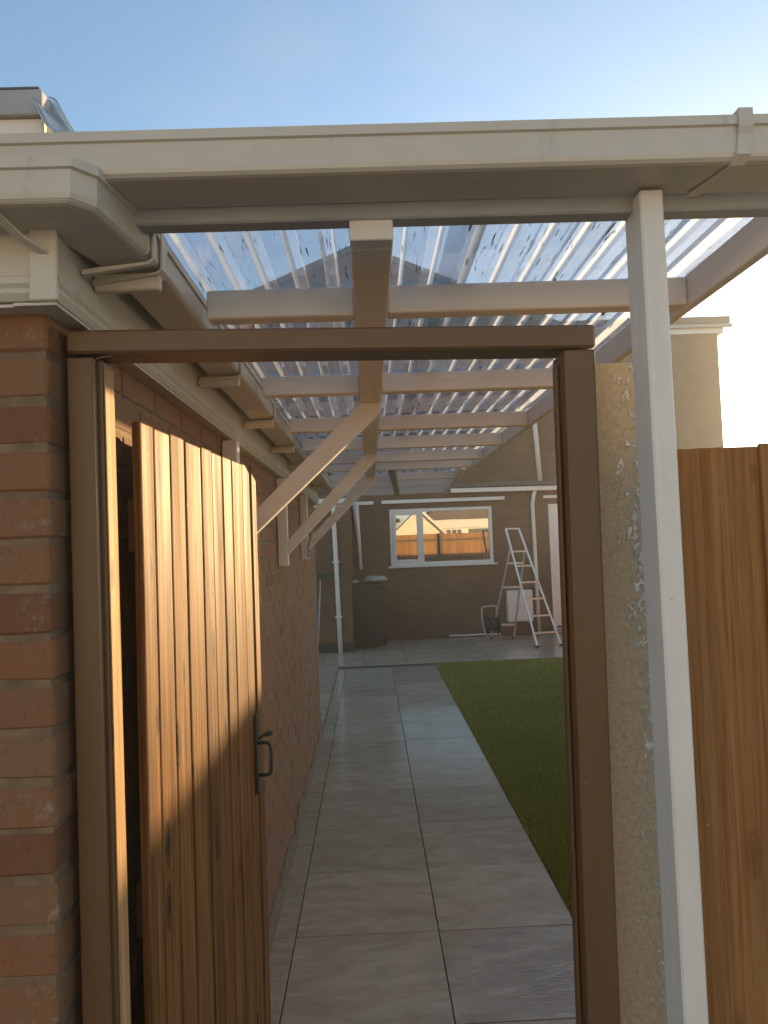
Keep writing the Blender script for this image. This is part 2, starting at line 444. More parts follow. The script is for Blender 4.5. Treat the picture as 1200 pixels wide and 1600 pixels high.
# ------------------------------------------------------------------ geometry helpers
class MB:
    def __init__(self): self.bm = bmesh.new()
    def _take(self, b):
        me = bpy.data.meshes.new('tmp'); b.to_mesh(me); b.free()
        self.bm.from_mesh(me); bpy.data.meshes.remove(me)
    def box(self, x0, x1, y0, y1, z0, z1, bevel=0.0, seg=1, rot=None, jitter=0.0):
        b = bmesh.new()
        bmesh.ops.create_cube(b, size=1.0)
        c = Vector(((x0 + x1) / 2, (y0 + y1) / 2, (z0 + z1) / 2)); s = Vector((abs(x1 - x0), abs(y1 - y0), abs(z1 - z0)))
        for v in b.verts: v.co = Vector((v.co.x * s.x, v.co.y * s.y, v.co.z * s.z))
        if jitter:
            for v in b.verts: v.co += Vector([random.uniform(-jitter, jitter) for _ in range(3)])
        if bevel: bmesh.ops.bevel(b, geom=b.edges[:], offset=bevel, segments=seg, affect='EDGES', profile=0.5)
        if rot is not None: bmesh.ops.transform(b, matrix=rot, verts=b.verts)
        bmesh.ops.translate(b, vec=c, verts=b.verts)
        self._take(b); return self
    def bar(self, p0, p1, w, h, up=(0, 0, 1), bevel=0.0):
        """rectangular bar from p0 to p1; w across, h along up"""
        p0, p1 = Vector(p0), Vector(p1)
        d = (p1 - p0); L = d.length; d.normalize()
        side = d.cross(Vector(up)).normalized(); u = side.cross(d).normalized()
        rot = Matrix((side, d, u)).transposed().to_4x4()
        c = (p0 + p1) / 2
        return self.box(c.x - w / 2, c.x + w / 2, c.y - L / 2, c.y + L / 2, c.z - h / 2, c.z + h / 2, bevel, 1, rot)
    def tube(self, pts, r, n=10, caps=True):
        pts = [Vector(p) for p in pts]; rings = []
        ref = None
        for i, p in enumerate(pts):
            d = (pts[min(i + 1, len(pts) - 1)] - pts[max(i - 1, 0)]).normalized()
            if ref is None: ref = d.orthogonal().normalized()
            ref = (ref - d * ref.dot(d)).normalized()
            s = d.cross(ref)
            rr = r[i] if isinstance(r, (list, tuple)) else r
            rings.append([self.bm.verts.new(p + (ref * math.cos(a) + s * math.sin(a)) * rr) for a in [2 * math.pi * k / n for k in range(n)]])
        for a, b in zip(rings, rings[1:]):
            for k in range(n): self.bm.faces.new((a[k], a[(k + 1) % n], b[(k + 1) % n], b[k])).smooth = True
        if caps: self.bm.faces.new(rings[0][::-1]); self.bm.faces.new(rings[-1])
        return self
    def sweep(self, prof, frames, closed=True, caps=True, smooth=False):
        """prof: 2-D points; frames: list of functions (u,v)->Vector"""
        rings = [[self.bm.verts.new(f(u, v)) for u, v in prof] for f in frames]
        n = len(prof)
        for a, b in zip(rings, rings[1:]):
            for k in range(n if closed else n - 1):
                fc = self.bm.faces.new((a[k], a[(k + 1) % n], b[(k + 1) % n], b[k])); fc.smooth = smooth
        if caps and closed: self.bm.faces.new(rings[0][::-1]); self.bm.faces.new(rings[-1])
        return self
    def poly(self, pts):
        self.bm.faces.new([self.bm.verts.new(Vector(p)) for p in pts]); return self
    def prism(self, pts2, y0, y1):
        """x,z outline between two depths"""
        return self.sweep(pts2, [lambda u, v, y=y0: Vector((u, y, v)), lambda u, v, y=y1: Vector((u, y, v))])
    def build(self, name, mat, parent=None, smooth=False, recalc=True):
        if recalc: bmesh.ops.recalc_face_normals(self.bm, faces=self.bm.faces)
        base = BASE.get(parent, Vector((0, 0, 0))) if parent else Vector((0, 0, 0))
        bmesh.ops.translate(self.bm, vec=-base, verts=self.bm.verts)
        me = bpy.data.meshes.new(name); self.bm.to_mesh(me); self.bm.free()
        if smooth:
            for p in me.polygons: p.use_smooth = True
        me.materials.append(mat)
        o = bpy.data.objects.new(name, me); C.objects.link(o)
        if parent: o.parent = parent
        BASE[o] = base
        return o
BASE = {}
def tag(o, label=None, cat=None, group=None, kind=None):
    for k, v in (('label', label), ('category', cat), ('group', group), ('kind', kind)):
        if v: o[k] = v
    return o
def thing(name, label, cat, loc, group=None):
    o = bpy.data.objects.new(name, None); o.empty_display_size = 0.2
    C.objects.link(o); o.location = loc; BASE[o] = Vector(loc)
    return tag(o, label, cat, group)
def gutter_profile(w, h, t=0.004, r=0.010):
    """open square-line channel; u = 0 at the outer face, w at the back, v = 0 at the bottom"""
    pts = [(0, h)]
    for k in range(4): a = math.pi + k / 3 * math.pi / 2; pts.append((r + r * math.cos(a), r + r * math.sin(a)))
    pts += [(w - 0.002, 0.0), (w, 0.002)]
    pts.append((w, h))
    pts += [(w - t, h), (w - t, t), (t, t), (t, h - 0.012), (0.010, h - 0.012), (0.010, h), (-0.004, h)]
    pts = pts[1:]                      # outer face starts below the rolled lip
    pts = [p for p in pts]
    # set the face a little back under the lip
    return [(-0.004, h - 0.014), (0.0, h - 0.016)] + pts

# ------------------------------------------------------------------ the setting
g = MB(); g.poly([(-16, -30, -0.13), (18, -30, -0.13), (18, 30, -0.13), (-16, 30, -0.13)])
tag(g.build('ground', M['soil']), kind='structure')
g = MB(); g.box(-6.0, 6.0, -8.0, 0.60, -0.12, -0.006)
tag(g.build('driveway', M['concrete']), kind='structure')

TX = [-0.385, 0.240, 0.845]
TY0, TP, GAP = 1.367, 0.605, 0.005
path = MB().box(-0.56, 0.852, 0.606, 10.07, -0.12, -0.010).build('path', M['grout'])
tag(path, kind='structure')
def tile_mesh(w, d):
    b = MB(); b.box(-w / 2, w / 2, -d / 2, d / 2, -0.02, 0.0, 0.0016)
    me = bpy.data.meshes.new('tile'); bmesh.ops.recalc_face_normals(b.bm, faces=b.bm.faces); b.bm.to_mesh(me); b.bm.free()
    me.materials.append(M['tile']); return me
def lay(mesh, x, y, parent):
    o = bpy.data.objects.new('tile', mesh); C.objects.link(o); o.parent = parent
    o.location = (x, y, random.uniform(-0.0008, 0.0008)); o.rotation_euler = (random.uniform(-.0012, .0012), random.uniform(-.0012, .0012), 0)
t_left = tile_mesh(0.108 - GAP, TP - GAP); t_a = tile_mesh(TX[1] - TX[0] - GAP, TP - GAP); t_b = tile_mesh(TX[2] - TX[1] - GAP, TP - GAP)
for k in range(-1, 14):
    yc = TY0 + TP * (k + 0.5)
    if yc > 10.0: break
    lay(t_left, TX[0] - 0.054, yc, path); lay(t_a, (TX[0] + TX[1]) / 2, yc, path); lay(t_b, (TX[1] + TX[2]) / 2, yc, path)
patio = MB().box(-3.2, 4.8, 10.074, 12.69, -0.12, -0.010).build('patio', M['grout'])
tag(patio, kind='structure')
t_p = tile_mesh(0.61 - GAP, 0.605 - GAP)
for i in range(13):
    for j in range(4):
        lay(t_p, -3.2 + 0.305 + 0.61 * i, 10.235 + 0.165 + 0.605 * j, patio)
# the gap between the cut edge tiles and the passage beyond the garage
side_path = MB().box(-3.2, -0.562, 6.43, 10.07, -0.12, -0.010).build('side_path', M['grout'])
tag(side_path, kind='structure')
for i in range(3):
    for j in range(6):
        lay(t_p, TX[0] - 0.113 - 0.305 - 0.61 * i, 6.75 + TP * j, side_path)

lawn = MB().box(0.860, 4.9, 1.30, 10.06, -0.12, -0.012).build('lawn', M['turf'])
tag(lawn, kind='structure')
def grass():
    n = 110000
    y = 1.35 + (10.05 - 1.35) * rng.random(n) ** 1.25
    xmax = np.minimum(0.30 * y + 0.35, 4.8)
    x = 0.852 + 0.006 * np.sin(y * 9.0) * np.sin(y * 23.0) + (xmax - 0.852).clip(0.05) * rng.random(n)
    h = 0.014 + 0.016 * rng.random(n)
    a = rng.random(n) * 2 * np.pi; w = 0.0022 + 0.0025 * rng.random(n) + 0.0004 * y
    lx, ly = rng.normal(0, 0.008, n), rng.normal(0, 0.008, n)
    co = np.zeros((n, 3, 3), np.float32)
    co[:, 0] = np.stack([x - w * np.cos(a), y - w * np.sin(a), np.full(n, -0.014)], 1)
    co[:, 1] = np.stack([x + w * np.cos(a), y + w * np.sin(a), np.full(n, -0.014)], 1)
    co[:, 2] = np.stack([x + lx, y + ly, -0.012 + h], 1)
    me = bpy.data.meshes.new('grass'); me.vertices.add(3 * n); me.loops.add(3 * n); me.polygons.add(n)
    me.vertices.foreach_set('co', co.ravel()); me.loops.foreach_set('vertex_index', np.arange(3 * n, dtype=np.int32))
    me.polygons.foreach_set('loop_start', np.arange(0, 3 * n, 3, dtype=np.int32))
    me.update(); me.validate(); me.materials.append(M['grass'])
    o = bpy.data.objects.new('grass', me); C.objects.link(o)
    tag(o, 'short green lawn grass beside the tiled path', 'grass', kind='stuff')
grass()

# ------------------------------------------------------------------ brick garage on the left
WX = -0.490                                   # face of the long side wall
GY0, GY1 = 1.100, 6.42
gar = thing('brick_garage', 'red brick garage wall with white fascia and gutter left of the gate', 'garage', (-1.5, 1.1, 0))
MB().box(-3.2, WX - 0.0035, GY0 + 0.0035, GY1, -0.1, 2.06).build('wall', M['mortar'], gar)
ZT = 2.014                                    # a bed joint level measured off the corner
PITCH = 0.0728
def brick_mesh(w, d, h):
    out = []
    for k in range(3):
        b = MB(); b.box(-w / 2, w / 2, -d / 2, d / 2, -h / 2, h / 2, 0.0045, 1, None, 0.0016)
        bmesh.ops.recalc_face_normals(b.bm, faces=b.bm.faces)
        me = bpy.data.meshes.new('brick'); b.bm.to_mesh(me); b.bm.free(); me.materials.append(M['brick']); out.append(me)
    return out
BH = PITCH - 0.010
sl, sh = 0.215, 0.1025
bm_side_s = brick_mesh(0.024, sl, BH); bm_side_h = brick_mesh(0.024, sh, BH)
bm_front_s = brick_mesh(sl, 0.024, BH); bm_corner_a = brick_mesh(sl, sh, BH); bm_corner_b = brick_mesh(sh, sl, BH)
cand = []                                      # (sort key, mesh, location)
for row in range(-1, 28):
    zc = ZT + PITCH / 2 - PITCH * row
    if zc > 2.065: continue
    if zc < 0.05: continue
    even = row % 2 == 0
    cx, cyy = (sl / 2, sh / 2) if even else (sh / 2, sl / 2)
    # the corner brick turns the corner
    loc = Vector((WX - cx, GY0 + cyy, zc)); seen = zc > 0.9
    cand.append((0.0 if seen else 9, bm_corner_a if even else bm_corner_b, loc))
    x = WX - (sl if even else sh) - 0.010
    for k in range(3):
        loc = Vector((x - sl / 2, GY0 + 0.012, zc))
        cand.append(((0.5 if k == 0 and seen else 9), bm_front_s, loc)); x -= sl + 0.010
    y = GY0 + (sh if even else sl) + 0.010
    while y < GY1 - 0.05:
        L = min(sl, GY1 - y)
        use = bm_side_s if L > 0.2 else (bm_side_h if L > 0.09 else None)
        if use:
            L = sl if use is bm_side_s else sh
            loc = Vector((WX - 0.012, y + L / 2, zc))
            yy = y + L / 2
            hidden = (yy < 2.0 and zc < 1.86 and not (yy < 1.5 and zc > 0.9)) or zc > 2.03
            key = 9 if hidden else yy
            cand.append((key, use, loc))
        y += sl + 0.010
cand.sort(key=lambda c: c[0])
rest = MB()
for i, (key, mset, loc) in enumerate(cand):
    me = random.choice(mset)
    loc = loc + Vector((random.uniform(-.0015, .0015), random.uniform(-.0015, .0015), random.uniform(-.0015, .0015)))
    if i < 290 and key < 9:
        o = bpy.data.objects.new('brick', me); C.objects.link(o); o.parent = gar; o.location = loc - BASE[gar]
    else:
        b = bmesh.new(); b.from_mesh(me); bmesh.ops.translate(b, vec=loc, verts=b.verts); rest._take(b)
tag(rest.build('brickwork', M['brick_mass'], gar), kind='stuff')
# render splashed along the foot of the wall
pl = MB()
ny = 60
top = [0.10 + 0.05 * math.sin(k * 0.9) * random.random() + 0.03 * random.random() for k in range(ny + 1)]
ys = [1.3 + (GY1 - 1.3) * k / ny for k in range(ny + 1)]
for k in range(ny):
    pl.poly([(WX + 0.013, ys[k], -0.02), (WX + 0.013, ys[k + 1], -0.02), (WX + 0.010, ys[k + 1], top[k + 1]), (WX + 0.010, ys[k], top[k])])
    pl.poly([(WX + 0.010, ys[k], top[k]), (WX + 0.010, ys[k + 1], top[k + 1]), (WX - 0.02, ys[k + 1], top[k + 1] + 0.006), (WX - 0.02, ys[k], top[k] + 0.006)])
pl.build('rendered_plinth', M['mortar'], gar)
# fascia with moulded lower edge (ogee), soffit behind it
def ogee(xo, sgn):
    return [(xo, 2.225), (xo, 2.122), (xo + sgn * .006, 2.118), (xo + sgn * .006, 2.108), (xo + sgn * .001, 2.102), (xo + sgn * .003, 2.094), (xo - sgn * .004, 2.084), (xo - sgn * .022, 2.082), (xo - sgn * .022, 2.225)]
pr = ogee(0.0, 1)
fx, fy = -0.4555, 1.060
MB().sweep(pr, [lambda u, v: Vector((fx + u, fy - u, v)), lambda u, v: Vector((fx + u, GY1 + 0.03, v))]).build('side_fascia', M['cream_pvc'], gar)
MB().sweep(pr, [lambda u, v: Vector((-0.492, fy - u, v)), lambda u, v: Vector((-3.2, fy - u, v))]).build('front_fascia', M['cream_pvc'], gar)
MB().box(-0.4935, -0.4515, fy - 0.0095, fy + 0.0, 2.080, 2.224, 0.002).build('fascia_corner', M['cream_pvc'], gar)
s = MB(); s.box(-0.52, fx - 0.001, fy - 0.002, GY1 + 0.02, 2.075, 2.0795); s.box(-3.2, -0.521, fy + 0.004, GY0 + 0.02, 2.075, 2.0795)
s.build('soffit', M['cream_pvc'], gar)
# gutter: along the side, turning the corner to the front at a slightly lower level
gp = gutter_profile(0.088, 0.061)
MB().sweep(gp, [lambda u, v: Vector((-0.340 - u, 1.137, 2.180 + v)), lambda u, v: Vector((-0.340 - u, GY1 + 0.05, 2.180 + v))]).build('side_gutter', M['cream_pvc'], gar)
corner = MB()
gq = gutter_profile(0.094, 0.062, 0.004, 0.014)
corner.sweep(gq, [lambda u, v: Vector((-0.62, 0.966 + u, 2.186 + v)), lambda u, v: Vector((-0.395 - u, 0.966 + u, 2.186 + v)),
                  lambda u, v: Vector((-0.368 - u, 0.992 + u, 2.184 + v)), lambda u, v: Vector((-0.337 - u, 1.17, 2.177 + v))])
corner.build('gutter_corner', M['cream_pvc'], gar)
MB().sweep(gp, [lambda u, v: Vector((-3.2, 0.972 + u, 2.180 + v)), lambda u, v: Vector((-0.60, 0.972 + u, 2.180 + v))]).build('front_gutter', M['cream_pvc'], gar)
def strap(mb, y, w=0.030):
    # a clip that wraps face and underside of the side gutter
    mb.sweep([(0, 0), (0, 0.004), (w, 0.004), (w, 0)], [lambda u, v: Vector((-0.3385 + v, y + u, 2.242)), lambda u, v: Vector((-0.3385 + v, y + u, 2.178)),
             lambda u, v: Vector((-0.345 + v * .5, y + u, 2.173 - v)), lambda u, v: Vector((-0.43, y + u, 2.165 - v * 2)), lambda u, v: Vector((-0.452, y + u, 2.162 - v * 2))])
for y in (1.19, 1.93, 2.62, 3.35, 4.1, 4.85, 5.6):
    b = MB(); strap(b, y, 0.034)
    b.box(-0.453, -0.342, y + 0.008, y + 0.026, 2.146, 2.176, 0.003)
    b.build('gutter_bracket', M['cream_pvc'], gar)
b = MB(); strap(b, 1.145, 0.012); b.build('gutter_union', M['cream_pvc'], gar)
b = MB(); b.sweep([(0, 0), (0.014, 0), (0.014, .004), (0, .004)], [lambda u, v: Vector((-0.520 + u, 0.962 - v, 2.250)), lambda u, v: Vector((-0.520 + u, 0.962 - v, 2.188)), lambda u, v: Vector((-0.50 + u, 1.02, 2.166 - v)), lambda u, v: Vector((-0.47 + u, 1.058, 2.15 - v))])
b.build('gutter_clip', M['cream_pvc'], gar)
# flat roof with its grey edge trim set back above
MB().box(-3.2, -0.668, 1.51, GY1 - 0.1, 2.22, 2.66).build('roof', M['felt'], gar)
MB().box(-3.2, -0.664, 1.492, 1.509, 2.43, 2.634, 0.002).build('upper_fascia', M['white_pvc'], gar)
MB().box(-3.2, -0.661, 1.478, 1.53, 2.634, 2.690, 0.004, 2).build('roof_trim', M['grey_trim'], gar)
MB().box(-3.2, -0.668, 1.482, 1.62, 2.690, 2.699, 0.003).build('roof_felt', M['felt'], gar)
MB().box(-0.470, -0.4290, GY0 + 0.04, GY1, 2.215, 2.224).build('eave_board', M['cream_pvc'], gar)
# sheet of flashing curled back off the roof corner
fl = MB(); nU, nV = 14, 8; grid = []
top_e = [(-0.668, 2.706), (-0.650, 2.694), (-0.636, 2.672), (-0.618, 2.632), (-0.592, 2.586)]
low_e = [(-0.668, 2.655), (-0.664, 2.640), (-0.660, 2.626), (-0.645, 2.602), (-0.628, 2.580)]
def along(e, u):
    f = u * (len(e) - 1); k = min(int(f), len(e) - 2); f -= k
    return e[k][0] * (1 - f) + e[k + 1][0] * f, e[k][1] * (1 - f) + e[k + 1][1] * f
for i in range(nU + 1):
    u = i / nU; row = []
    (xa_, za_), (xb2, zb2) = along(top_e, u), along(low_e, u)
    for j in range(nV + 1):
        v = j / nV
        row.append(fl.bm.verts.new((xa_ * (1 - v) + xb2 * v, 1.53 - 0.075 * v + 0.03 * math.sin(math.pi * v), za_ * (1 - v) + zb2 * v + 0.004 * math.sin(9 * u + 4 * v))))
    grid.append(row)
for i in range(nU):
    for j in range(nV): fl.bm.faces.new((grid[i][j], grid[i + 1][j], grid[i + 1][j + 1], grid[i][j + 1])).smooth = True
o = fl.build('roof_flashing', M['flashing'], gar)
sm = o.modifiers.new('solid', 'SOLIDIFY'); sm.thickness = 0.002

# ------------------------------------------------------------------ gate frame and gate
fr = thing('gate_frame', 'brown painted timber gate frame standing open across the path', 'gate frame', (-0.05, 1.14, 0))
def lean(mb, ang, px, pz):
    bmesh.ops.rotate(mb.bm, cent=(px, 1.15, pz), matrix=Matrix.Rotation(ang, 3, 'Y'), verts=mb.bm.verts); return mb
lean(MB().box(-0.4810, -0.4375, 1.149, 1.164, 0.0, 2.020, 0.003, 2), -0.006, -0.455, 2.0).build('jamb', M['frame_wood_Z'], fr)
lean(MB().box(-0.4870, -0.4290, 1.166, 1.212, 0.0, 2.020, 0.004, 2), -0.006, -0.455, 2.0).build('hanging_post', M['frame_wood_Z'], fr)
lean(MB().box(-0.4288, -0.4265, 1.168, 1.211, 0.0, 2.010, 0.0008), -0.006, -0.455, 2.0).build('sunlit_strip', M['lit_post'], fr)  # thin added strip; sunlit gold of the post's side put into its colour
lean(MB().box(0.3270, 0.3790, 1.140, 1.212, 0.0, 2.005, 0.004, 2), 0.012, 0.35, 2.0).build('jamb', M['frame_wood_Z'], fr)
lean(MB().box(0.3205, 0.3265, 1.170, 1.190, 0.0, 1.990, 0.002), 0.012, 0.35, 2.0).build('jamb_bead', M['frame_wood_Z'], fr)
b = MB(); b.bar((-0.4785, 1.176, 2.0435), (0.381, 1.176, 2.0265), 0.072, 0.0385, (0, 0, 1), 0.004)
b.build('lintel', M['frame_wood_X'], fr)
b = MB(); pts = []
for k in range(9):
    a = math.pi / 2 * k / 8; pts.append((-0.424 - 0.012 * math.sin(a) , 1.142, 2.016 - 0.016 * (1 - math.cos(a))))
pts = [(-0.405, 1.1415, 2.0185)] + pts + [(-0.4365, 1.142, 1.95)]
b.tube(pts, 0.0014, 6); b.build('cable', M['frame_wood_Z'], fr)

A2, B2 = Vector((-0.413, 1.300)), Vector((-0.348, 2.080))
dv = (B2 - A2).normalized(); nv = Vector((dv.y, -dv.x))        # nv points towards the path
gate = thing('wooden_gate', 'brown boarded timber gate swung open against the brick wall, half in low sun', 'gate', (A2.x, A2.y, 0))
def door_box(mb, t0, t1, n0, n1, z0, z1, bevel=0.0, seg=1):
    ang = math.atan2(dv.y, dv.x)
    L, T = t1 - t0, n1 - n0
    c = A2 + dv * (t0 + t1) / 2 + nv * (n0 + n1) / 2
    rot = Matrix.Rotation(ang, 4, 'Z')
    return mb.box(c.x - L / 2, c.x + L / 2, c.y - T / 2, c.y + T / 2, z0, z1, bevel, seg, rot)
ts = [0.0, 0.067, 0.154, 0.241, 0.348, 0.429, 0.519, 0.602, 0.711, 0.798]
for i in range(9):
    z1 = 1.940 + random.uniform(-0.003, 0.003)
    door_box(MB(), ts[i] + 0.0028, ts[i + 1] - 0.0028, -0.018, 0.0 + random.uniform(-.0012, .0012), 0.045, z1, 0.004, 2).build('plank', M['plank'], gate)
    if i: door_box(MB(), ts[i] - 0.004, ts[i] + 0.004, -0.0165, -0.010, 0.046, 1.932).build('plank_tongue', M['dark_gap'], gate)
door_box(MB(), 0.800, 0.856, -0.020, 0.004, 0.045, 1.945, 0.006, 3).build('closing_strip', M['plank'], gate)
for z in (0.25, 1.0, 1.70):
    door_box(MB(), 0.03, 0.80, -0.040, -0.0185, z, z + 0.10, 0.003).build('ledge', M['frame_wood_Y'], gate)
lt = 0.775
def dp(t, n, z):
    p = A2 + dv * t + nv * n; return (p.x, p.y, z)
latch = door_box(MB(), lt - 0.016, lt + 0.016, 0.0045, 0.0085, 1.000, 1.225, 0.0015).build('latch_plate', M['black_metal'], gate)
gpts = [dp(lt, 0.006, 1.142), dp(lt, 0.030, 1.143)]
for k in range(1, 6):
    a = math.pi / 2 * k / 5; gpts.append(dp(lt, 0.030 + 0.014 * math.sin(a), 1.143 - 0.014 * (1 - math.cos(a))))
gpts += [dp(lt, 0.0455, 1.10)]
for k in range(0, 6):
    a = math.pi / 2 * k / 5; gpts.append(dp(lt, 0.030 + 0.014 * math.cos(a), 1.066 - 0.014 * math.sin(a)))
gpts += [dp(lt, 0.006, 1.051)]
MB().tube(gpts, 0.0052, 8).build('grip', M['black_metal'], latch)
th = MB(); th.tube([dp(lt, 0.006, 1.150), dp(lt, 0.022, 1.163), dp(lt, 0.032, 1.166), dp(lt, 0.044, 1.170), dp(lt, 0.052, 1.172)], [0.004, 0.0035, 0.007, 0.009, 0.004], 8)
th.build('thumb_lever', M['black_metal'], latch)

# ------------------------------------------------------------------ concrete post and fence to the right
cp = MB(); cp.box(0.382, 0.505, 1.216, 1.300, 0.0, 2.000, 0.004, 2)
lean(cp, 0.010, 0.42, 2.0)
bmesh.ops.subdivide_edges(cp.bm, edges=[e for e in cp.bm.edges if e.calc_length() > 1.0], cuts=40, use_grid_fill=True)
o = cp.build('concrete_post', M['flaking'])
tag(o, 'rough concrete post with flaking white paint beside the right gate jamb', 'post')
fe = thing('wooden_fence', 'brown close boarded fence to the right of the white post', 'fence', (2.4, 1.32, 0))
x = 0.500; i = 0
while x < 4.35:
    w = random.uniform(0.108, 0.122)
    z1 = 1.858 + random.uniform(-0.003, 0.003)
    b = MB(); yb = 1.305 + (0.010 if i % 2 else 0.0)
    b.box(x, x + w + 0.006, yb, yb + 0.012, 0.06, z1, 0.002, 1, Matrix.Rotation(random.uniform(-.003, .003), 4, 'Y'))
    b.build('plank', M['fence_plank'], fe); x += w; i += 1
for z in (0.30, 1.0, 1.62):
    MB().box(0.510, 4.38, 1.330, 1.372, z, z + 0.075, 0.004).build('rail', M['frame_wood_X'], fe)
for xx in (2.36, 4.42):
    MB().box(xx, xx + 0.09, 1.376, 1.466, -0.1, 1.90, 0.006).build('post', M['frame_wood_Z'], fe)

# ------------------------------------------------------------------ canopy over the path
ca = thing('path_canopy', 'white timber canopy with clear corrugated roof carried over the tiled path', 'canopy', (0.02, 1.1, 0))
RY = [1.466, 2.233, 2.982, 3.567, 4.177, 4.631]
b = MB(); b.box(-0.0145, 0.0545, 1.1, 1.1355, 2.179, 2.2115, 0.002); b.box(-0.0145, 0.0545, 1.1358, 5.10, 2.179, 2.241, 0.003)
b.build('beam', M['white_wood_Y'], ca)
MB().box(-0.372, 0.80, 1.1, 1.135, 2.2125, 2.2425, 0.003).build('fascia_board', M['grey_trim'], ca)  # grey colour holds the shade the gutter casts on this board
for y in RY:
    for x0, x1 in ((-0.322, -0.0155), (0.0555, 0.6895)):
        dz = random.uniform(-.0015, .0015)
        MB().box(x0, x1, y, y + 0.045, 2.1805 + dz, 2.2405, 0.003).build('rafter', M['white_wood_X'], ca)
MB().box(0.6905, 0.712, 1.1355, 4.70, 2.178, 2.2455, 0.002).build('edge_board', M['white_wood_Y'], ca)
# corrugated clear sheets
def sheet_profile(x0, x1, pitch, hgt):
    pts = []; x = x0; k = 0
    while x < x1 - 1e-6:
        for f, z in ((0.0, 0), (0.56, 0), (0.66, hgt), (0.90, hgt)):
            xx = x + f * pitch
            if xx <= x1: pts.append((xx, z))
        x += pitch
    pts.append((x1, 0)); return pts
def sheet(name, x0, x1, y0, y1, z, parent, pitch=0.0645, hgt=0.017, shear=0.0):
    pf = sheet_profile(x0, x1, pitch, hgt)
    m = MB()
    m.sweep(pf, [lambda u, v, y=y: Vector((u + shear * (y - y0), y, z + v)) for y in (y0, (y0 + y1) / 2, y1)], closed=False, caps=False)
    o = m.build(name, M['sheet'], parent)
    md = o.modifiers.new('solid', 'SOLIDIFY'); md.thickness = 0.0013; md.offset = 1.0
    return o
sheet('roof_sheet', -0.365, 0.222, 1.065, 2.95, 2.2435, ca)
sheet('roof_sheet', 0.158, 0.715, 1.065, 2.95, 2.2462, ca)
sheet('roof_sheet', -0.365, 0.222, 2.86, 4.72, 2.2490, ca)
sheet('roof_sheet', 0.158, 0.715, 2.86, 4.72, 2.2517, ca)
# diagonal braces and their wall battens
for yb, zb in ((2.41, 1.70), (3.80, 1.66), (5.05, 1.67)):
    MB().box(WX + 0.003, WX + 0.055, yb - 0.022, yb + 0.023, zb - 0.06, 2.066, 0.003).build('wall_batten', M['white_wood_Z'], ca)
    b = MB()
    xa, xb_, hw = WX + 0.0555, 0.050, 0.040
    pr = [(xa, zb + 0.000), (xa, zb + 0.075), (-0.0144, 2.1785), (0.0540, 2.1785), (0.0540, 2.150)]
    b.prism(pr, yb - 0.0215, yb + 0.0225)
    bmesh.ops.recalc_face_normals(b.bm, faces=b.bm.faces)
    bmesh.ops.bevel(b.bm, geom=b.bm.edges[:], offset=0.0025, segments=1, affect='EDGES')
    b.build('brace', M['white_wood_X'], ca)
b = MB(); b.tube([(-0.428, 4.97, 1.86), (-0.424, 4.968, 1.90), (-0.40, 4.966, 1.905), (-0.40, 4.966, 1.85), (-0.424, 4.966, 1.80), (-0.41, 4.966, 1.76), (-0.431, 4.966, 1.70), (-0.431, 4.968, 1.62)], 0.0035, 6)
b.build('cable', M['rubber'], ca)
# front gutter
gf = gutter_profile(0.098, 0.066, 0.004, 0.012)
front = MB().sweep(gf, [lambda u, v: Vector((-1.35, 1.0 + u, 2.2345 + v)), lambda u, v: Vector((1.10, 1.0 + u, 2.2395 + v))]).build('front_gutter', M['cream_pvc'], ca)
b = MB(); b.sweep([(0, 0), (0.021, 0), (0.021, .004), (0, .004)], [lambda u, v: Vector((0.556 + u, 1.03, 2.3095 + v * .5)), lambda u, v: Vector((0.556 + u, 0.995 - v, 2.3095 + v * .5)), lambda u, v: Vector((0.556 + u, 0.995 - v, 2.285)),
          lambda u, v: Vector((0.556 + u, 0.999 - v, 2.275)), lambda u, v: Vector((0.552 + u, 0.999 - v, 2.245)), lambda u, v: Vector((0.548 + u, 1.012 - v, 2.2365 - v * .5)), lambda u, v: Vector((0.520 + u, 1.098, 2.2345 - v * .5))])
b.build('gutter_bracket', M['cream_pvc'], front)
# post that carries the front corner
b = MB(); b.box(0.4375, 0.4745, 1.07, 1.138, 0.0, 2.2340, 0.003, 1)
lean(b, 0.0, 0.45, 2.2); b.build('post', M['white_wood_Z'], ca)

# ------------------------------------------------------------------ second canopy by the house
c2 = thing('patio_canopy', 'lower white canopy joined on behind, ending in front of the house window', 'canopy', (0.2, 4.75, 0))
def yx(x, y): return x + (y - 4.72) * 0.055
for y in (5.44, 6.04):
    b = MB(); b.bar((-0.30, y, 2.205), (yx(0.63, y), y - 0.03, 2.205), 0.045, 0.055, (0, 0, 1), 0.003); b.build('rafter', M['white_wood_X'], c2)
b = MB(); b.bar((-0.30, 7.0, 2.22), (yx(0.66, 7.0), 6.95, 2.22), 0.045, 0.085, (0, 0, 1), 0.003); b.build('end_board', M['white_wood_X'], c2)
b = MB(); b.bar((yx(0.645, 4.74), 4.74, 2.215), (yx(0.645, 7.25), 7.25, 2.215), 0.03, 0.07, (0, 0, 1), 0.003); b.build('edge_board', M['white_wood_Y'], c2)
b = MB(); b.bar((0.163, 4.74, 2.195), (0.300, 7.22, 2.195), 0.045, 0.036, (0, 0, 1), 0.003); b.build('beam', M['frame_wood_Y'], c2)
b = MB(); b.bar((-0.315, 4.74, 2.2), (-0.30, 7.2, 2.2), 0.03, 0.07, (0, 0, 1), 0.003); b.build('wall_plate', M['white_wood_Y'], c2)
sheet('roof_sheet', -0.33, 0.64, 4.66, 7.3, 2.262, c2, shear=0.055)

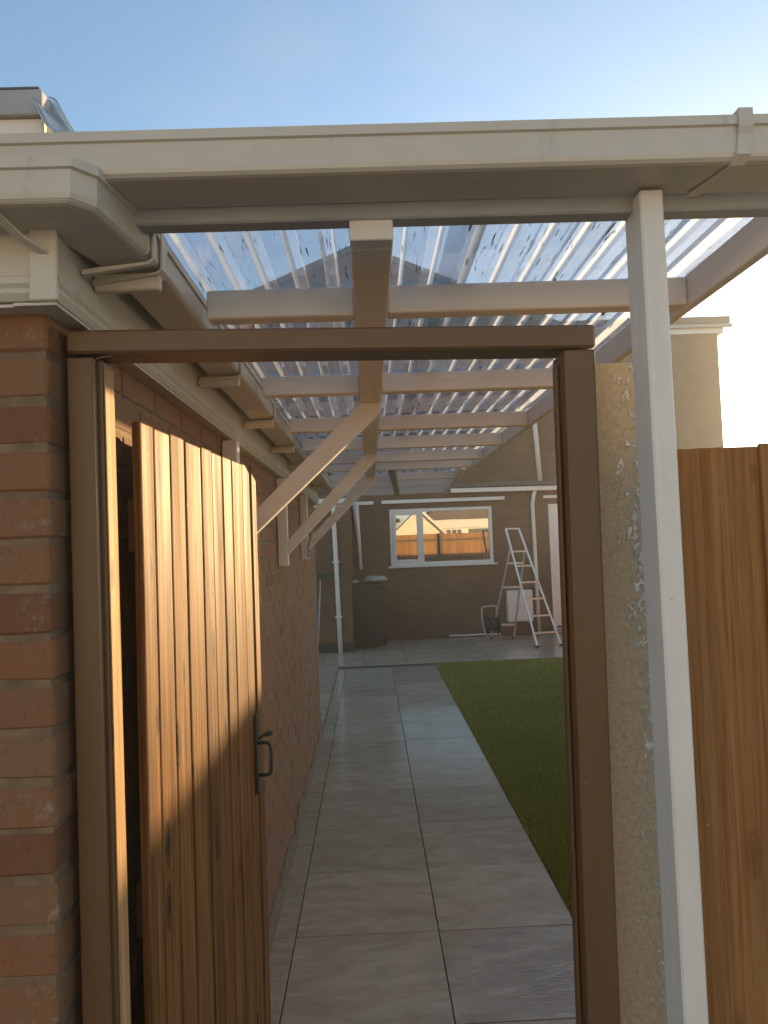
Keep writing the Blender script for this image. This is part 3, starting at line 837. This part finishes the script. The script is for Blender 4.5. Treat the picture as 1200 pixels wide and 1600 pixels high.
# ------------------------------------------------------------------ the house at the end of the path
ho = thing('brick_house', 'brown brick house with white window and gutter at the far end of the path', 'house', (1.0, 12.7, 0))
HY = 12.70
wl_ = MB()
W0, W1, Z0, Z1 = 0.365, 2.200, 1.290, 2.300             # window opening
D0, D1, DZ = 3.225, 4.08, 2.30                          # door opening
for x0, x1, z0, z1 in ((-3.2, W0, -0.1, 2.66), (W0, W1, -0.1, Z0), (W0, W1, Z1, 2.66), (W1, D0, -0.1, 2.66), (D0, D1, DZ, 2.66), (D1, 4.7, -0.1, 2.66)):
    wl_.box(x0, x1, HY, HY + 0.25, z0, z1)
wl_.build('wall', M['house_brick'], ho)
MB().box(-3.2, 4.72, HY - 0.03, HY + 0.9, 2.662, 2.72).build('flat_roof', M['felt'], ho)
b = MB(); b.prism([(-3.2, 0.0), (4.7, 0.0), (4.7, 5.15), (-0.02, 7.22), (-3.2, 5.85)], HY + 0.42, HY + 7.5); b.build('gable_wall', M['house_brick'], ho)
b = MB(); b.prism([(-3.6, 5.70), (-3.6, 5.80), (-0.02, 7.33), (4.95, 5.16), (4.95, 5.05), (-0.02, 7.225)], HY + 0.30, HY + 7.6); b.build('roof', M['roof_tile'], ho)
# window
win = MB()
fw = 0.055
yf0, yf1 = HY - 0.012, HY + 0.06
win.box(W0, W0 + fw, yf0, yf1, Z0, Z1, 0.004); win.box(W1 - fw, W1, yf0, yf1, Z0, Z1, 0.004)
win.box(W0 + fw, W1 - fw, yf0, yf1, Z0, Z0 + fw, 0.004); win.box(W0 + fw, W1 - fw, yf0, yf1, Z1 - fw, Z1, 0.004)
win.box(0.905, 0.965, yf0, yf1, Z0 + fw, Z1 - fw, 0.004)
wo = win.build('window', M['white_pvc'], ho)
sa = MB()
for x0, x1 in ((W0 + fw + .002, 0.903),):
    ys0, ys1 = HY - 0.024, HY + 0.04; s_ = 0.052
    sa.box(x0, x0 + s_, ys0, ys1, Z0 + fw + .002, Z1 - fw - .002, 0.004); sa.box(x1 - s_, x1, ys0, ys1, Z0 + fw + .002, Z1 - fw - .002, 0.004)
    sa.box(x0 + s_, x1 - s_, ys0, ys1, Z0 + fw + .002, Z0 + fw + s_, 0.004); sa.box(x0 + s_, x1 - s_, ys0, ys1, Z1 - fw - s_, Z1 - fw - .002, 0.004)
sa.build('sash', M['white_pvc'], wo)
PT = Matrix.Rotation(R(0.25), 4, 'X')
MB().box(W0 + fw + 0.04, 0.88, HY + 0.018, HY + 0.026, Z0 + 0.09, Z1 - 0.09, 0, 1, PT).build('pane', M['pane'], wo)
MB().box(0.962, W1 - fw + .003, HY + 0.028, HY + 0.036, Z0 + fw - .003, Z1 - fw + .003, 0, 1, PT).build('pane', M['pane'], wo)
MB().box(W0 - 0.05, W1 + 0.06, HY - 0.10, HY + 0.01, Z0 - 0.034, Z0 - 0.002, 0.006).build('sill', M['white_pvc'], wo)
# back door
dr = MB(); dr.box(D0, D0 + 0.07, HY - 0.01, HY + 0.06, 0.10, DZ, 0.004); dr.box(D1 - 0.07, D1, HY - 0.01, HY + 0.06, 0.10, DZ, 0.004); dr.box(D0 + .07, D1 - .07, HY - 0.01, HY + 0.06, DZ - 0.07, DZ, 0.004)
dr.box(D0 + .072, D0 + .17, HY - 0.004, HY + 0.05, 0.12, DZ - 0.072, 0.004); dr.box(D1 - .17, D1 - .072, HY - 0.004, HY + 0.05, 0.12, DZ - 0.072, 0.004)
dr.box(D0 + .17, D1 - .17, HY - 0.004, HY + 0.05, DZ - .18, DZ - .072, 0.004); dr.box(D0 + .17, D1 - .17, HY + 0.002, HY + 0.04, 0.12, 1.20, 0.004)
do = dr.build('door', M['white_pvc'], ho)
MB().box(D0 + .168, D1 - .168, HY + 0.02, HY + 0.03, 1.198, DZ - .178).build('pane', M['pane'], do)
MB().box(D1 - .14, D1 - .11, HY - 0.03, HY - 0.005, 1.10, 1.30, 0.004).build('handle', M['alu'], do)
MB().box(D0 - 0.02, D1 + 0.02, HY - 0.12, HY - 0.001, 0.0, 0.095, 0.006).build('step', M['concrete'], ho)
# gutter, boards and pipes
MB().sweep(gutter_profile(0.10, 0.075), [lambda u, v: Vector((1.48, HY - 0.14 + u, 2.555 + v)), lambda u, v: Vector((4.72, HY - 0.14 + u, 2.530 + v))]).build('gutter', M['white_pvc'], ho)
MB().box(0.235, 2.44, HY - 0.045, HY - 0.002, 2.405, 2.465, 0.003).build('ledger_board', M['white_wood_X'], ho)
MB().box(-0.30, 0.09, HY - 0.045, HY - 0.002, 2.400, 2.460, 0.003).build('ledger_board', M['white_wood_X'], ho)
MB().box(3.14, 3.9, HY - 0.045, HY - 0.002, 2.405, 2.455, 0.003).build('ledger_board', M['white_wood_X'], ho)
b = MB(); b.tube([(2.98, HY - 0.09, 2.55), (2.95, HY - 0.09, 2.44), (2.935, HY - 0.05, 2.30), (2.945, HY - 0.045, 1.2), (2.95, HY - 0.045, 0.02)], 0.034, 12); b.build('downpipe', M['white_pvc'], ho)
b = MB(); b.tube([(-0.235, HY - 0.06, 2.40), (-0.225, HY - 0.06, 2.2), (-0.195, HY - 0.05, 1.75), (-0.18, HY - 0.05, 1.25)], [0.06, 0.055, 0.036, 0.034], 12); b.build('downpipe', M['white_pvc'], ho)
b = MB(); b.tube([(3.10, HY + 0.36, 4.35), (3.14, HY + 0.36, 3.84), (3.195, HY + 0.36, 2.70)], 0.045, 12); b.build('downpipe', M['white_pvc'], ho)
b = MB(); b.box(2.385, 2.835, HY - 0.16, HY - 0.002, 0.235, 0.785, 0.010, 2); mc = b.build('meter_box', M['white_pvc'], ho)
MB().box(2.405, 2.815, HY - 0.168, HY - 0.1605, 0.255, 0.575, 0.004).build('door_panel', M['white_pvc'], mc)
b = MB(); b.tube([(1.35, HY - 0.06, 0.03), (1.6, HY - 0.09, 0.025), (1.9, HY - 0.07, 0.03), (2.2, HY - 0.09, 0.025)], 0.016, 8); b.build('waste_pipe', M['white_pvc'], ho)

# ------------------------------------------------------------------ low wing on the left beyond the garage
rw = thing('brick_wing', 'low brick wing with white downpipe beyond the garage on the left', 'outbuilding', (-1.8, 11.35, 0))
MB().box(-3.2, -0.315, 11.35, 12.68, -0.1, 2.30).build('wall', M['house_brick'], rw)
MB().box(-3.2, -0.312, 11.322, 11.348, 2.302, 2.45, 0.003).build('fascia', M['white_pvc'], rw)
MB().box(-3.2, -0.30, 11.315, 12.66, 2.452, 2.50).build('roof', M['felt'], rw)
MB().sweep(gutter_profile(0.10, 0.07), [lambda u, v: Vector((-3.2, 11.218 + u, 2.36 + v)), lambda u, v: Vector((-0.28, 11.218 + u, 2.36 + v))]).build('gutter', M['white_pvc'], rw)
b = MB(); b.tube([(-0.56, 11.28, 2.36), (-0.562, 11.30, 2.2), (-0.560, 11.305, 2.0), (-0.54, 11.305, 1.0), (-0.523, 11.305, 0.01)], 0.036, 12)
dpipe = b.build('downpipe', M['white_pvc'], rw)
for z, xx in ((1.42, -0.549), (0.55, -0.533)):
    MB().box(xx - 0.055, xx + 0.055, 11.26, 11.346, z, z + 0.03, 0.004).build('pipe_clip', M['white_pvc'], dpipe)
MB().box(-3.2, -0.30, 11.33, 11.3485, 0.0, 0.16, 0.003).build('plinth', M['dark_gap'], rw)

# broom standing head up in the passage
br = thing('broom', 'green headed broom stood upside down against the wall past the garage corner', 'broom', (-0.85, 11.15, 0))
b = MB(); b.tube([(-0.872, 11.10, 0.0), (-0.80, 11.26, 1.17)], 0.012, 8); b.build('handle', M['bluegrey'], br)
b = MB(); b.box(-0.92, -0.67, 11.235, 11.295, 1.165, 1.205, 0.006); b.build('head', M['broom_green'], br)
b = MB()
for i in range(16):
    for j in range(3):
        xx = -0.91 + 0.23 * i / 15; yy = 11.245 + 0.02 * j
        b.tube([(xx, yy, 1.2), (xx + random.uniform(-.012, .012), yy + random.uniform(-.01, .01), 1.28 + random.uniform(-.01, .01))], 0.007, 5)
b.build('bristles', M['broom_green'], br)

# ------------------------------------------------------------------ wheelie bin with bags on it
bi = thing('wheelie_bin', 'dark green wheelie bin standing against the house wall left of the window', 'bin', (-0.07, 11.8, 0))
b = MB()
def ring(z, hw, hd, off): return [(-0.07 - hw, 11.80 - hd + off, z), (-0.07 + hw, 11.80 - hd + off, z), (-0.07 + hw, 11.80 + hd, z), (-0.07 - hw, 11.80 + hd, z)]
rs = [[b.bm.verts.new(p) for p in ring(*a)] for a in ((0.06, 0.235, 0.24, 0.05), (0.5, 0.26, 0.28, 0.02), (0.93, 0.285, 0.31, 0.0), (0.935, 0.305, 0.33, 0.0), (1.0, 0.305, 0.33, 0.0))]
for a, c in zip(rs, rs[1:]):
    for k in range(4): b.bm.faces.new((a[k], a[(k + 1) % 4], c[(k + 1) % 4], c[k]))
b.bm.faces.new(rs[0][::-1]); b.bm.faces.new(rs[-1])
bmesh.ops.bevel(b.bm, geom=b.bm.edges[:], offset=0.012, segments=2, affect='EDGES')
b.build('body', M['bin_green'], bi)
b = MB(); b.sweep([(-0.345, 0.0), (-0.345, 0.03), (-0.20, 0.065), (0.25, 0.09), (0.34, 0.05), (0.34, 0.0)], [lambda u, v: Vector((-0.385, 11.80 + u, 1.004 + v)), lambda u, v: Vector((0.245, 11.80 + u, 1.004 + v))])
bmesh.ops.recalc_face_normals(b.bm, faces=b.bm.faces); bmesh.ops.bevel(b.bm, geom=b.bm.edges[:], offset=0.008, segments=2, affect='EDGES')
b.build('lid', M['bin_green'], bi)
MB().tube([(-0.32, 12.19, 1.03), (0.18, 12.19, 1.03)], 0.016, 8).build('handle', M['bin_green'], bi)
for xx in (-0.36, 0.17):
    MB().tube([(xx, 12.08, 0.10), (xx + 0.05, 12.08, 0.10)], 0.10, 20).build('wheel', M['rubber'], bi)
def bag(cx, cy, cz, rx, ry, rz, seed):
    rr = random.Random(seed); b = MB(); bmesh.ops.create_icosphere(b.bm, subdivisions=3, radius=1.0)
    ph = [rr.uniform(0, 6) for _ in range(6)]
    for v in b.bm.verts:
        n = v.co.copy(); d = 1 + 0.16 * math.sin(5 * n.x + ph[0]) * math.sin(4 * n.y + ph[1]) + 0.10 * math.sin(11 * n.x + ph[2] + 5 * n.z) + 0.08 * math.sin(13 * n.y + ph[3])
        v.co = Vector((cx + n.x * rx * d, cy + n.y * ry * d, cz + max(n.z, -0.55) * rz * d))
    return b.build('plastic_bag', M['bag'], None, True)
tag(bag(0.06, 11.72, 1.117, 0.19, 0.15, 0.055, 1), 'crumpled pale plastic bag lying in the middle of the bin lid', 'bag')
tag(bag(-0.27, 11.64, 1.092, 0.065, 0.06, 0.036, 2), 'small scrunched pale bag at the left edge of the bin lid', 'bag')

# ------------------------------------------------------------------ stepladder
la = thing('stepladder', 'tall aluminium stepladder opened on the patio in front of the house', 'stepladder', (2.5, 11.5, 0))
fl0, fr0 = Vector((2.540, 11.06, 0)), Vector((2.934, 11.14, 0))
tl0, tr0 = Vector((2.222, 11.55, 1.865)), Vector((2.440, 11.58, 1.862))
rl0, rr0 = Vector((2.016, 12.22, 0)), Vector((2.391, 12.15, 0))
for p, q in ((fl0, tl0), (fr0, tr0)):
    MB().bar(p, q, 0.030, 0.055, (0, 1, 0.3), 0.003).build('front_rail', M['alu'], la)
kl, kr = fl0.lerp(tl0, 0.83), fr0.lerp(tr0, 0.83)
for p, q in ((rl0, kl), (rr0, kr)):
    MB().bar(p, q + Vector((0, 0.04, 0)), 0.024, 0.040, (0, 1, 0.3), 0.003).build('rear_rail', M['alu'], la)
for f in (0.115, 0.255, 0.395, 0.535, 0.675, 0.80):
    MB().bar(fl0.lerp(tl0, f), fr0.lerp(tr0, f), 0.085, 0.026, (0, 0, 1), 0.003).build('tread', M['alu'], la)
MB().bar(tl0, tr0, 0.045, 0.026, (0, 0, 1), 0.003).build('top_bar', M['alu'], la)
for f in (0.16, 0.58, 0.84):
    MB().bar(rl0.lerp(kl, f) + Vector((0, .02, 0)), rr0.lerp(kr, f) + Vector((0, .02, 0)), 0.022, 0.035, (0, 0, 1), 0.002).build('cross_bar', M['alu'], la)
for p in (fl0, fr0, rl0, rr0):
    MB().box(p.x - 0.022, p.x + 0.022, p.y - 0.03, p.y + 0.03, 0.0, 0.035, 0.004).build('foot', M['rubber'], la)

# hose trolley left of the ladder
hc = thing('hose_trolley', 'small hose trolley with pale tubular frame left of the stepladder', 'hose trolley', (1.95, 12.1, 0))
b = MB(); b.tube([(1.95, 12.02, 0.02), (1.875, 12.0, 0.16), (1.845, 12.0, 0.35), (1.84, 12.0, 0.53), (1.862, 12.0, 0.568), (1.9, 12.0, 0.575), (2.06, 12.06, 0.58), (2.10, 12.06, 0.56), (2.11, 12.06, 0.5), (2.13, 12.08, 0.12), (2.17, 12.10, 0.02)], 0.013, 8)
b.build('frame', M['white_tube'], hc)
b = MB(); b.tube([(1.93, 12.05, 0.27), (2.09, 12.09, 0.27)], 0.12, 20); b.build('hose_drum', M['bin_green'], hc)
for k, (xx, yy) in enumerate(((1.915, 12.046), (2.10, 12.093))):
    b = MB(); b.tube([(xx, yy, 0.27), (xx + 0.012, yy + .003, 0.27)], 0.165, 24); b.build('drum_side', M['rubber'], hc)

# ------------------------------------------------------------------ neighbour house and boundary fence to the right
nh = thing('neighbour_house', 'tall backlit brick building with flat eaves behind the fence, beside the sun', 'house', (8.2, 20, 0))
MB().box(5.6, 10.20, 20.0, 26.0, -0.1, 7.35).build('wall', M['neighbour_brick'], nh)
MB().box(5.4, 10.32, 19.86, 26.1, 7.352, 7.60, 0.01).build('fascia', M['white_pvc'], nh)
MB().box(5.3, 10.46, 19.72, 26.2, 7.602, 7.80, 0.015).build('roof_edge', M['felt'], nh)
MB().sweep(gutter_profile(0.11, 0.09), [lambda u, v: Vector((5.3, 19.738 + u, 7.50 + v)), lambda u, v: Vector((10.52, 19.738 + u, 7.50 + v))]).build('gutter', M['grey_trim'], nh)
gfn = thing('boundary_fence', 'tall boarded fence closing the garden behind the near fence', 'fence', (6.5, 9.5, 0))
x = 3.20
while x < 9.6:
    w = random.uniform(0.14, 0.15)
    MB().box(x, x + w - 0.002, 9.5, 9.52, 0.0, 2.135 + random.uniform(-.006, .006), 0.002).build('plank', M['fence_plank'], gfn); x += w
for z in (0.4, 1.6):
    MB().box(3.20, 9.6, 9.521, 9.56, z, z + 0.08).build('rail', M['frame_wood_X'], gfn)

# ------------------------------------------------------------------ across the way: two mirrored in the window glass, one added unseen
ob = thing('gabled_outbuilding', 'pale rendered gabled building mirrored in the left of the house window', 'outbuilding', (2.8, -14, 0))
MB().prism([(1.1, 0.0), (4.5, 0.0), (4.5, 1.55), (2.8, 3.20), (1.1, 1.60)], -17.5, -14.0).build('wall', M['pale_render'], ob)
MB().prism([(0.8, 1.32), (0.8, 1.45), (2.8, 3.36), (4.8, 1.40), (4.8, 1.27), (2.8, 3.205)], -17.7, -13.85).build('roof', M['roof_tile'], ob)
MB().prism([(0.75, 1.28), (0.75, 1.42), (2.8, 3.38), (4.85, 1.37), (4.85, 1.23), (2.8, 3.20)], -13.845, -13.80).build('bargeboard', M['white_pvc'], ob)
bu = thing('white_bungalow', 'low white bungalow with square paned window mirrored in the right of the house window', 'house', (6.5, -18, 0))
MB().box(3.6, 11.0, -23, -18, -0.1, 2.2).build('wall', M['white_render'], bu)
MB().box(3.4, 11.2, -23.2, -17.80, 2.202, 2.72, 0.01).build('fascia', M['white_pvc'], bu)
MB().prism([(3.3, 2.72), (11.3, 2.72), (11.3, 2.9), (9.4, 4.3), (5.2, 4.3), (3.3, 2.9)], -23.2, -17.9).build('roof', M['roof_tile'], bu)
wb = MB()
for k in range(5): wb.box(4.30 + k * 0.33, 4.36 + k * 0.33, -17.99, -17.95, 1.2, 2.15)
for z in (1.2, 1.55, 2.10): wb.box(4.30, 5.68, -17.985, -17.945, z, z + 0.06)
wf = wb.build('window', M['white_pvc'], bu)
MB().box(4.30, 5.68, -17.998, -17.992, 1.2, 2.15).build('pane', M['olive_glass'], wf)
MB().box(6.1, 7.6, -17.998, -17.96, 1.1, 2.12).build('garage_door', M['olive_glass'], bu)

oh = thing('unseen_fill_house', 'unseen cream rendered house added behind the camera to throw warm sunlight on the gate', 'house', (-3.2, -9.5, 0))  # out of view, added to bounce warm sunlight onto the shaded gate
MB().box(-7.2, 0.55, -16, -9.5, -0.1, 5.0).build('wall', M['pale_render'], oh)
MB().prism([(-7.6, 4.95), (0.95, 4.95), (0.95, 5.1), (-3.3, 7.4), (-7.6, 5.1)], -16.3, -9.2).build('roof', M['roof_tile'], oh)
for x0 in (-6.4, -3.9, -1.4):
    for z0 in (0.95, 3.2):
        f = MB(); f.box(x0, x0 + .06, -9.52, -9.46, z0, z0 + 1.15); f.box(x0 + 1.14, x0 + 1.2, -9.52, -9.46, z0, z0 + 1.15); f.box(x0 + .06, x0 + 1.14, -9.52, -9.46, z0, z0 + .06); f.box(x0 + .06, x0 + 1.14, -9.52, -9.46, z0 + 1.09, z0 + 1.15); f.box(x0 + .57, x0 + .63, -9.515, -9.465, z0 + .06, z0 + 1.09)
        w_ = f.build('window', M['white_pvc'], oh)
        MB().box(x0 + .055, x0 + 1.145, -9.497, -9.485, z0 + .055, z0 + 1.095).build('pane', M['olive_glass'], w_)

# ------------------------------------------------------------------ thin haze added to imitate lens glare from the low sun
def haze():
    b = MB(); b.box(-17, 19, -31, 31, -1.2, 8.4)
    m = bpy.data.materials.new('haze'); m.use_nodes = True
    n, l = m.node_tree.nodes, m.node_tree.links; n.clear()
    o = n.new('ShaderNodeOutputMaterial'); v = n.new('ShaderNodeVolumePrincipled')
    v.inputs['Color'].default_value = (0.97, 0.97, 0.95, 1); v.inputs['Density'].default_value = HAZE; v.inputs['Anisotropy'].default_value = 0.40
    l.new(v.outputs[0], o.inputs['Volume'])
    ob_ = b.build('haze', m); ob_['kind'] = 'stuff'; ob_['label'] = 'thin haze added over the whole garden to stand in for sun glare'; ob_['category'] = 'haze'
if HAZE > 0: haze()
